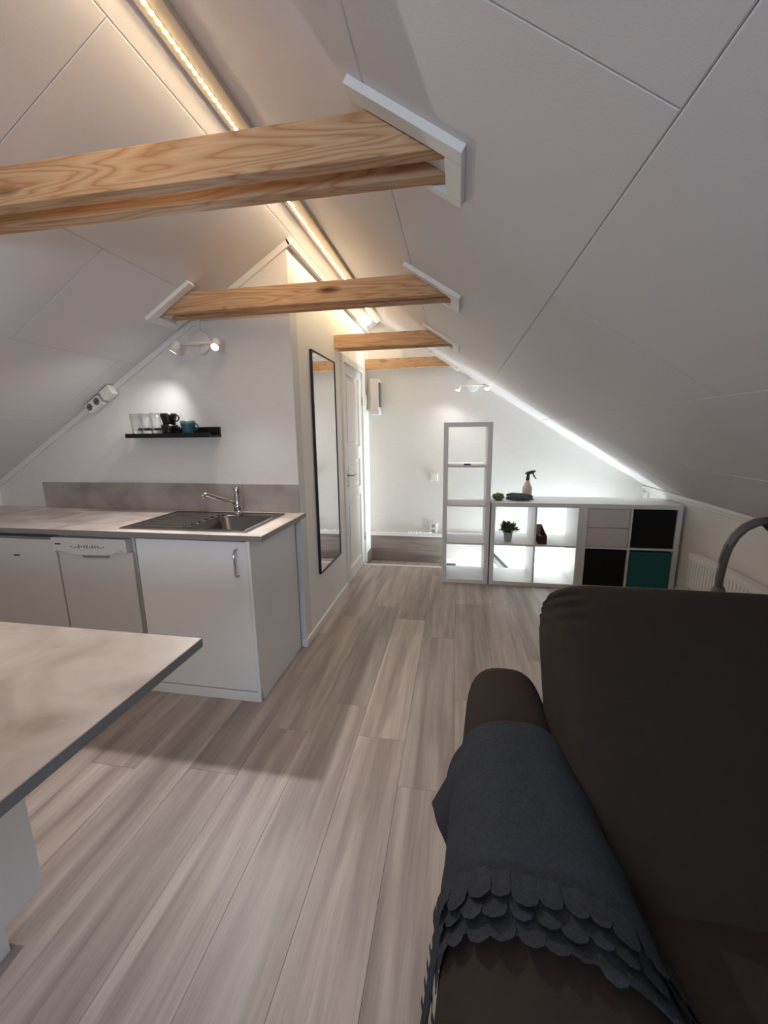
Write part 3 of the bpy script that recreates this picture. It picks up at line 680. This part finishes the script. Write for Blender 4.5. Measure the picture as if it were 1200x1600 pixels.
# small things
zs = tall[3][0][2]
tag(MB().prism([(.07,zs+.0005),(.132,zs+.0005),(.128,zs+.012),(.074,zs+.012)], 'y', 3.70, 3.722).build('remote_control', BLACKM, bevel=.002), 'small flat black object in the top cube of the tall shelf', 'remote')
pz = c2[1][0][2]
pl = thing('potted_plant', 'small bushy green plant in a zinc pot on the open shelf', 'plant', (.487, 3.775, pz))
MB().lathe([(.030,.0005),(.032,.004),(.040,.075),(.043,.08),(.043,.086),(.039,.086),(.037,.07),(.0001,.068)], (.487,3.775,pz), 24).build('pot', POT, pl)
lmv = MB().add([(-.002,0,0),(.002,0,0),(.008,0,.02),(-.008,0,.02),(.0065,.004,.036),(-.0065,.004,.036),(0,.008,.05)], [(0,1,2,3),(3,2,4,5),(5,4,6)]).mesh('leaf'); lmv.materials.append(LEAF)
for i in range(210):
    th = random.uniform(0, 2*math.pi); ph = math.acos(random.uniform(-.05, 1)); rad = random.uniform(.032, .070)
    dv = Vector((math.sin(ph)*math.cos(th), math.sin(ph)*math.sin(th), math.cos(ph)*.95))
    o = bpy.data.objects.new('leaf', lmv); COL.objects.link(o)
    o.location = Vector((.487, 3.775, pz+.098)) + dv*rad
    dd = (dv + Vector((random.uniform(-.5,.5), random.uniform(-.5,.5), random.uniform(0,.5)))).normalized()
    o.rotation_euler = (Matrix.Rotation(random.uniform(0,6.28), 3, dd) @ dd.to_track_quat('Z','Y').to_matrix()).to_euler(); s = random.uniform(.6,.95); o.scale = (s,s,s)
    attach(o, pl)
MB().lathe([(.012,.06),(.03,.085),(.035,.11),(.02,.14),(.0001,.15)], (.487,3.775,pz), 10).build('twig_core', simple('plant_core', srgb(48,62,36), .8, bump=.6, bscale=120), pl)
bx = thing('wooden_box', 'dark brown open box standing by the divider in the open shelf', 'box', (.775, 3.80, pz))
b0, b1, b2, b3, bh = .741, .812, 3.69, 3.95, .098
MB().box(b0, b1, b2, b2+.008, pz+.001, pz+.075).build('front', BROWNB, bx); MB().box(b0, b1, b3-.008, b3, pz+.001, pz+.13).build('back', TANB, bx)
for x in (b0, b1-.007):
    MB().prism([(b2+.008,pz+.001),(b3-.008,pz+.001),(b3-.008,pz+.13),(b2+.008,pz+.075)], 'x', x, x+.007).build('side', BROWNB, bx)
MB().box(b0+.007, b1-.007, b2+.008, b3-.008, pz+.001, pz+.03).build('filling', TANB, bx)
# cleaning things on top
def blob(name, label, cat, c, s, mat, seed, amp=.25, nu=40, nv=20, freq=9, parent=None):
    rnd = random.Random(seed); ph = [rnd.uniform(0, 6.28) for _ in range(6)]
    def fn(u, v):
        th = 2*math.pi*u; p = math.pi*v
        d = Vector((math.sin(p)*math.cos(th), math.sin(p)*math.sin(th), math.cos(p)))
        k = 1 + amp*(math.sin(freq*d.x+ph[0]+3*math.sin(2*d.z+ph[1]))*math.cos(freq*.7*d.y+ph[2]) + .5*math.sin(freq*1.6*d.z+ph[3]+4*d.x))
        z = d.z*k
        return (c[0]+s[0]*d.x*k, c[1]+s[1]*d.y*k, c[2] + max(-.95, z)*s[2])
    o = MB().grid(fn, nu, nv, True).build(name, mat, parent)
    if parent is None: tag(o, label, cat)
    return o
blob('cleaning_cloth', 'crumpled olive green cloth on top of the low shelf', 'cloth', (.390,3.80,.770+.032), (.050,.045,.034), OLIVE, 3, .12, 48, 24, 8)
gl = thing('rubber_gloves', 'pair of dark grey rubber gloves lying before the spray bottle', 'gloves', (.57, 3.80, .77))
def glove(p, nm):
    m = MB().tube(p, [.012,.020,.024,.026,.024,.020,.014,.006][:len(p)], 14); o = m.build(nm, GLOVE, gl)
    return o
glove([(.455,3.77,.793),(.48,3.772,.796),(.52,3.776,.797),(.56,3.78,.797),(.60,3.785,.796),(.64,3.79,.793),(.67,3.795,.790),(.682,3.797,.788)], 'glove')
glove([(.690,3.80,.802),(.672,3.802,.804),(.64,3.81,.806),(.60,3.815,.808),(.55,3.815,.812),(.51,3.812,.818),(.475,3.80,.820),(.458,3.79,.818)], 'glove')
for i, (a, b_) in enumerate((((.55,3.768,.790),(.50,3.752,.784)),((.60,3.772,.790),(.655,3.755,.783)),((.63,3.775,.795),(.69,3.765,.787)))):
    MB().tube([a, ((a[0]+b_[0])/2, (a[1]+b_[1])/2-.004, (a[2]+b_[2])/2+.003), b_], [.012,.011,.006], 10).build('finger', GLOVE, gl)
sp = thing('spray_bottle', 'beige spray bottle with a dark trigger head', 'spray bottle', (.655, 3.90, .77))
X, Y, Z = .655, 3.90, .7705
MB().lathe([(.040,0),(.043,.004),(.044,.03),(.044,.095),(.041,.11),(.020,.155),(.015,.165),(.0145,.176)], (X,Y,Z), 24).build('bottle', BOTTLE, sp)
MB().lathe([(.016,.172),(.016,.196),(.013,.200)], (X,Y,Z), 16).build('collar', DKP, sp)
MB().prism([(X-.012,Z+.198),(X+.012,Z+.198),(X+.016,Z+.226),(X+.062,Z+.247),(X+.066,Z+.262),(X+.03,Z+.262),(X-.008,Z+.250),(X-.026,Z+.236),(X-.024,Z+.228),(X-.010,Z+.226)], 'y', Y-.011, Y+.011).build('head', DKP, sp, bevel=.003)
MB().prism([(X+.034,Z+.244),(X+.048,Z+.246),(X+.058,Z+.215),(X+.078,Z+.186),(X+.070,Z+.183),(X+.046,Z+.212)], 'y', Y-.006, Y+.006).build('trigger', DKP, sp, bevel=.002)

# ---- steep stair behind the shelves
st = thing('stair', 'steep grey steel stair dropping behind the cube shelves', 'stair', (1.0, 4.27, -1.6))
def slant(y0, y1, a, b_, h, nm):
    MB().prism([(a[0],a[1]),(b_[0],b_[1]),(b_[0]+h*.7,b_[1]+h*.7),(a[0]+h*.7,a[1]+h*.7)], 'y', y0, y1).build(nm, GSTEEL, st)
slant(4.150, 4.165, (.33,.195), (1.75,-1.225), .030, 'stringer'); slant(4.415, 4.43, (.35,.085), (1.72,-1.285), .030, 'stringer')
slant(4.150, 4.160, (.315,.155), (1.72,-1.25), .010, 'handrail')
for i in range(5):
    x = .98+i*.15; z = -.56-i*.2; MB().box(x-.08, x+.08, 4.166, 4.414, z-.03, z).build('tread', GSTEEL, st)
MB().box(-.129, .02, 4.13, 4.16, -.01, .028).build('top_bracket', GSTEEL, st)

# ================================================================== RIGHT SIDE
ra = thing('radiator', 'white ribbed panel radiator on the knee wall', 'radiator', (XK-.06, 2.5, .18))
rx0, rx1, ry0, ry1, rz0, rz1 = XK-.095, XK-.02, 1.65, 3.385, .175, .445
MB().box(rx0+.018, rx1, ry0, ry1, rz0, rz1-.02).build('body', WHITE, ra, bevel=.004)
fp = MB(); yy = ry0+.006
while yy < ry1-.03:
    fp.box(rx0+.002, rx0+.016, yy, yy+.029, rz0+.034, rz1-.042); yy += .0345
fp.build('ribbed_front', WHITE, ra, bevel=.003)
MB().box(rx0, rx0+.02, ry0, ry1, rz0, rz0+.034).build('bottom_rail', WHITE, ra, bevel=.004)
MB().box(rx0, rx0+.02, ry0, ry1, rz1-.042, rz1-.012).build('top_rail', WHITE, ra, bevel=.004)
MB().box(rx0-.003, rx1+.003, ry0-.004, ry1+.004, rz1-.014, rz1).build('top_grille', WHITE, ra, bevel=.005)
MB().tube([(XK-.05,3.41,.0),(XK-.05,3.41,.17),(XK-.05,3.40,.19),(XK-.05,3.386,.19)], .008, 8).build('pipe', WHITE, ra)
MB().tube([(XK-.05,3.41,.055),(XK-.10,3.41,.055)], .014, 12).build('valve', DKP, ra)
vc = thing('vacuum_cleaner_wand', 'grey curved vacuum cleaner tube standing behind the sofa', 'vacuum tube', (1.50, 2.5, 0))
MB().box(1.35, 1.62, 2.46, 2.56, .001, .045).build('floor_nozzle', DKP, vc, bevel=.015, seg=3)
MB().tube([(1.485,2.5,.03),(1.49,2.5,.20),(1.50,2.5,.43)], .016, 14).build('lower_tube', NICKEL, vc)
MB().lathe([(.024,0),(.035,.004),(.036,.055),(.024,.085)], (1.503,2.5,.415), 18).build('ferrule', GREYP, vc)
MB().tube([(1.503,2.5,.46),(1.498,2.5,.545),(1.505,2.5,.66),(1.518,2.5,.735),(1.545,2.5,.80),(1.585,2.5,.85),(1.635,2.5,.880),(1.69,2.5,.888)], [.020,.021,.022,.023,.024,.024,.024,.024], 16).build('curved_handle', GREYP, vc)
MB().tube([(1.484,2.492,.64),(1.490,2.49,.70),(1.507,2.488,.755)], [.006,.011,.006], 8).build('slider', GREYP, vc)
hp = MB().tube([(1.68,2.5,.888),(1.70,2.5,.872),(1.735,2.47,.845),(1.76,2.38,.78),(1.765,2.28,.66),(1.75,2.18,.40),(1.72,2.12,.15),(1.68,2.05,.03)], [.028,.030,.028,.024,.022,.022,.022,.022], 16).build('hose', DKP, vc)
MB().tube([(1.655,2.478,.868),(1.68,2.472,.846),(1.70,2.474,.838)], [.004,.008,.005], 8).build('latch', BLACKM, vc)

# ================================================================== ISLAND
isl = thing('kitchen_island', 'white island unit with an overhanging pale concrete-look top', 'island', (-1.45, .3, 0))
IT = .90
MB().box(-2.2, -.6085, -.55, .8265, IT-.022, IT).build('island_top', WORKTOP, isl)
MB().box(-2.2, -.6065, .8265, .8285, IT-.0225, IT-.0005).build('far_edge', EDGE, isl)
MB().box(-.6085, -.6065, -.55, .8265, IT-.0225, IT-.0005).build('side_edge', EDGE, isl)
MB().box(-2.1, -1.184, -.35, .766, .10, IT-.023).build('carcass', CABW, isl)
MB().box(-1.183, -1.165, -.35, .768, .10, IT-.023).build('side_panel', CABW, isl, bevel=.001)
MB().box(-2.08, -1.182, -.30, .672, 0, .099).build('plinth', CABW, isl)

# ================================================================== SOFA
so = thing('sofa', 'dark brown fabric sofa with plump back cushions and rounded arms', 'sofa', (.9, .8, 0))
ARM_TOP, ARM_ZC, ARM_H = .602, .42, .182
def arm_lr(y):
    k = max(0, min(1, (1.30-y)/.85))
    return .055 - .075*k, .298 + .072*k
def lerp_pow(a, e): return math.copysign(abs(a)**e, a)
def arm_pt(u, y, off=0.0, end=1.0):
    """u in 0..1 from low on the outer (left) side over the top to low on the inner side"""
    l, r = arm_lr(y); xc = (l+r)/2; W = (r-l)/2
    side = .36
    if u < side:
        z = .06 + (ARM_ZC-.06)*u/side; p = Vector((xc-W, y, z)); n = Vector((-1,0,0))
    elif u > 1-side:
        z = .06 + (ARM_ZC-.06)*(1-u)/side; p = Vector((xc+W, y, z)); n = Vector((1,0,0))
    else:
        a = math.pi*(1-(u-side)/(1-2*side)); e = 2/2.75
        p = Vector((xc+W*lerp_pow(math.cos(a), e), y, ARM_ZC+ARM_H*abs(math.sin(a))**e)); n = Vector((math.cos(a)/W, 0, math.sin(a)/ARM_H)).normalized()
    if end < 1:
        c = Vector((xc, y, .38)); p = c + (p-c)*end
        if p.z < .06: p.z = .06
    return p + n*off
def arm_mesh(mirror=None):
    Y1, Y0 = 1.375, -.12; ys = []
    for k in range(8): a = math.pi/2*k/7; ys.append((Y1-.10*(1-math.sin(a)), math.cos(a)))
    rows = [(Y1-.10+.10*math.sin(math.pi/2*k/8), (max(0,math.cos(math.pi/2*k/8)))**.55) for k in range(9)][::-1]
    for k in range(1, 30): rows.append((Y1-.10-(Y1-.10-Y0-.08)*k/29, 1))
    rows += [(Y0+.08-.08*math.sin(math.pi/2*k/6), max(0,math.cos(math.pi/2*k/6))**.5) for k in range(1,7)]
    mb = MB(); N = 56; vs = []
    for (y, e) in rows:
        for i in range(N+1):
            p = arm_pt(i/N, y, 0, max(e, .02))
            if mirror: p.x = mirror - p.x
            vs.append(p)
    fs = [(j*(N+1)+i, j*(N+1)+i+1, (j+1)*(N+1)+i+1, (j+1)*(N+1)+i) for j in range(len(rows)-1) for i in range(N)]
    return mb.add(vs, fs, True)
arm_mesh().build('armrest', SOFA, so); arm_mesh(1.86).build('armrest', SOFA, so)
def pillow(c, ax, size, e1=.24, e2=.20, nu=64, nv=40, pleat=0.0):
    """superquadric; ax = (right, up, normal) vectors"""
    R_, U_, N_ = [Vector(a).normalized() for a in ax]; c = Vector(c)
    def fn(u, v):
        th = 2*math.pi*u; ph = math.pi*(v-.5)
        cx = lerp_pow(math.cos(ph), e1)*lerp_pow(math.cos(th), e2); cz = lerp_pow(math.cos(ph), e1)*lerp_pow(math.sin(th), e2); cn = lerp_pow(math.sin(ph), .75)
        corner = max(0, abs(cx)-.72)*max(0, abs(cz)-.55)
        k = pleat*corner*math.sin(cz*70)*6
        return c + R_*(cx*size[0]) + U_*(cz*size[1]) + N_*((cn + k*.26)*size[2]) - R_*(math.copysign(1, cx)*abs(k)*.02)
    return MB().grid(fn, nu, nv, True)
la_ = math.radians(35)
AX = ((1,0,0), (0,math.sin(la_),math.cos(la_)), (0,-math.cos(la_),math.sin(la_)))
pillow((.625,1.075,.567), AX, (.352,.40,.172), pleat=1.0, nu=120, nv=60).build('back_cushion', SOFA, so)
pillow((1.255,1.075,.567), AX, (.275,.40,.172), pleat=1.0).build('back_cushion', SOFA, so)
for x in (.622, 1.245):
    pillow((x, .46, .312), ((1,0,0),(0,1,0),(0,0,1)), (.318,.58,.085), .2, .16).build('seat_cushion', SOFA, so)
MB().box(.30, 1.57, -.06, 1.30, .06, .275).build('base', SOFA, so, bevel=.03, seg=3)
MB().prism([(1.18,.275),(1.33,.275),(1.40,.66),(1.36,.70),(1.31,.68)], 'x', .33, 1.54).build('back_frame', SOFA, so, bevel=.02, seg=3)
for x, y in ((.12,.02),(.12,1.2),(1.74,.02),(1.74,1.2)):
    MB().lathe([(.02,0),(.026,.059)], (x,y,.0005), 14).build('foot', BLACKM, so)

# blanket over the arm
bl = thing('felt_blanket', 'dark blue-grey felt blanket with petal fringe draped over the sofa arm', 'blanket', (.13, .8, .35))
def y_near(u):   # near edge of the plain part of the cloth
    t = (u-.36)/.28
    return .615 - .02*max(0, (t-.1)) - .17*max(0, t-.35)**1.3 - .05*max(0,.1-t)
def y_far(u):
    t = (u-.36)/.28
    return 1.02 - .10*max(0, t-.55)**1.2*2 - .03*max(0, .25-t)
U1 = .80
def u_low(v): return .285 - .105*max(0, min(1, (v-.25)/.6))
U0 = .18
def bl_pt(u, v, off):
    y = y_far(u) + (y_near(u)-y_far(u))*v
    o = off + .002*math.sin(9*v+14*u) + .0015*math.sin(23*v-9*u)
    if u < .40: o += .018*((.40-u)/.2)*(1 + .5*math.sin(7*v+1))
    p = arm_pt(u, y, o)
    fl = max(0, .40-u)/.115*max(0, 1-v/.30)     # far corner swings outwards
    p.x -= .055*fl**.8; p.y -= .015*fl
    return p
mb = MB()
mb.grid(lambda i, j: bl_pt(u_low(j*1.17)+(U1-u_low(j*1.17))*i, j*1.17, .008), 90, 60)
o = mb.build('cloth', FELT, bl); sm = o.modifiers.new('thick', 'SOLIDIFY'); sm.thickness = .004; sm.offset = 0
# petals: tongue shapes laid in overlapping rows along the near edge
def petal_mesh(seed):
    rnd = random.Random(seed); L, Wd = .056, .0200; vs = []; fs = []; nr = 10
    for r in range(nr):
        t = r/(nr-1); wv = Wd*(.90+.12*math.sin(t*2.6))*(math.sqrt(max(0, 1-max(0,(t-.58)/.42)**2)) if t > .58 else 1)
        wv = max(wv, .0015); cur = .010*t*t*rnd.uniform(.6,1.3)
        for k in (-1, 0, 1): vs.append((k*wv, -L*t, cur + (.002 if k == 0 else 0)))
    for r in range(nr-1):
        for k in range(2): a = r*3+k; fs.append((a, a+1, a+4, a+3))
    me = MB().add(vs, fs, True).mesh('petal'); me.materials.append(FELT); return me
pms = [petal_mesh(s) for s in range(4)]
def petal(u, y, off, tilt, side=0.0):
    p = arm_pt(u, y, off); p2 = arm_pt(u+.004, y, off); t = (p2-p).normalized(); f = Vector((0,1,0)); n = t.cross(f).normalized()
    if n.dot(arm_pt(u, y, off+.01)-p) < 0: n = -n; t = -t
    o = bpy.data.objects.new('petal', random.choice(pms)); COL.objects.link(o)
    M3 = Matrix((t, f, n)).transposed() @ Matrix.Rotation(side, 3, 'Z') @ Matrix.Rotation(tilt, 3, 'X')
    s = random.uniform(.9, 1.12); o.location = p; o.rotation_euler = M3.to_euler(); o.scale = (s, s, s); attach(o, bl)
rows_ = ((.004, .018, 0), (-.024, .014, .5), (-.050, .010, 0))
for ri, (dy, off, sh) in enumerate(rows_):
    u = U0 + .05 + sh*.028
    while u < U1-.005:
        l, r = arm_lr(.55); t = (u-.36)/.28
        step = .032/(1.0) * (.36/.36)
        ds = (arm_pt(u+.01, .55)-arm_pt(u, .55)).length
        y = y_near(u) + dy + .012 + random.uniform(-.004,.004)
        extra = .022*((.40-u)/.2) if u < .40 else 0
        petal(u, y, off+extra, random.uniform(-.14,-.02) if u > .40 else random.uniform(.20,.30), random.uniform(-.12,.12) - .35*max(0, t-.35))
        u += .01*.036/max(ds, 1e-4)
petal(.585, .545, .026, .25, 1.9)
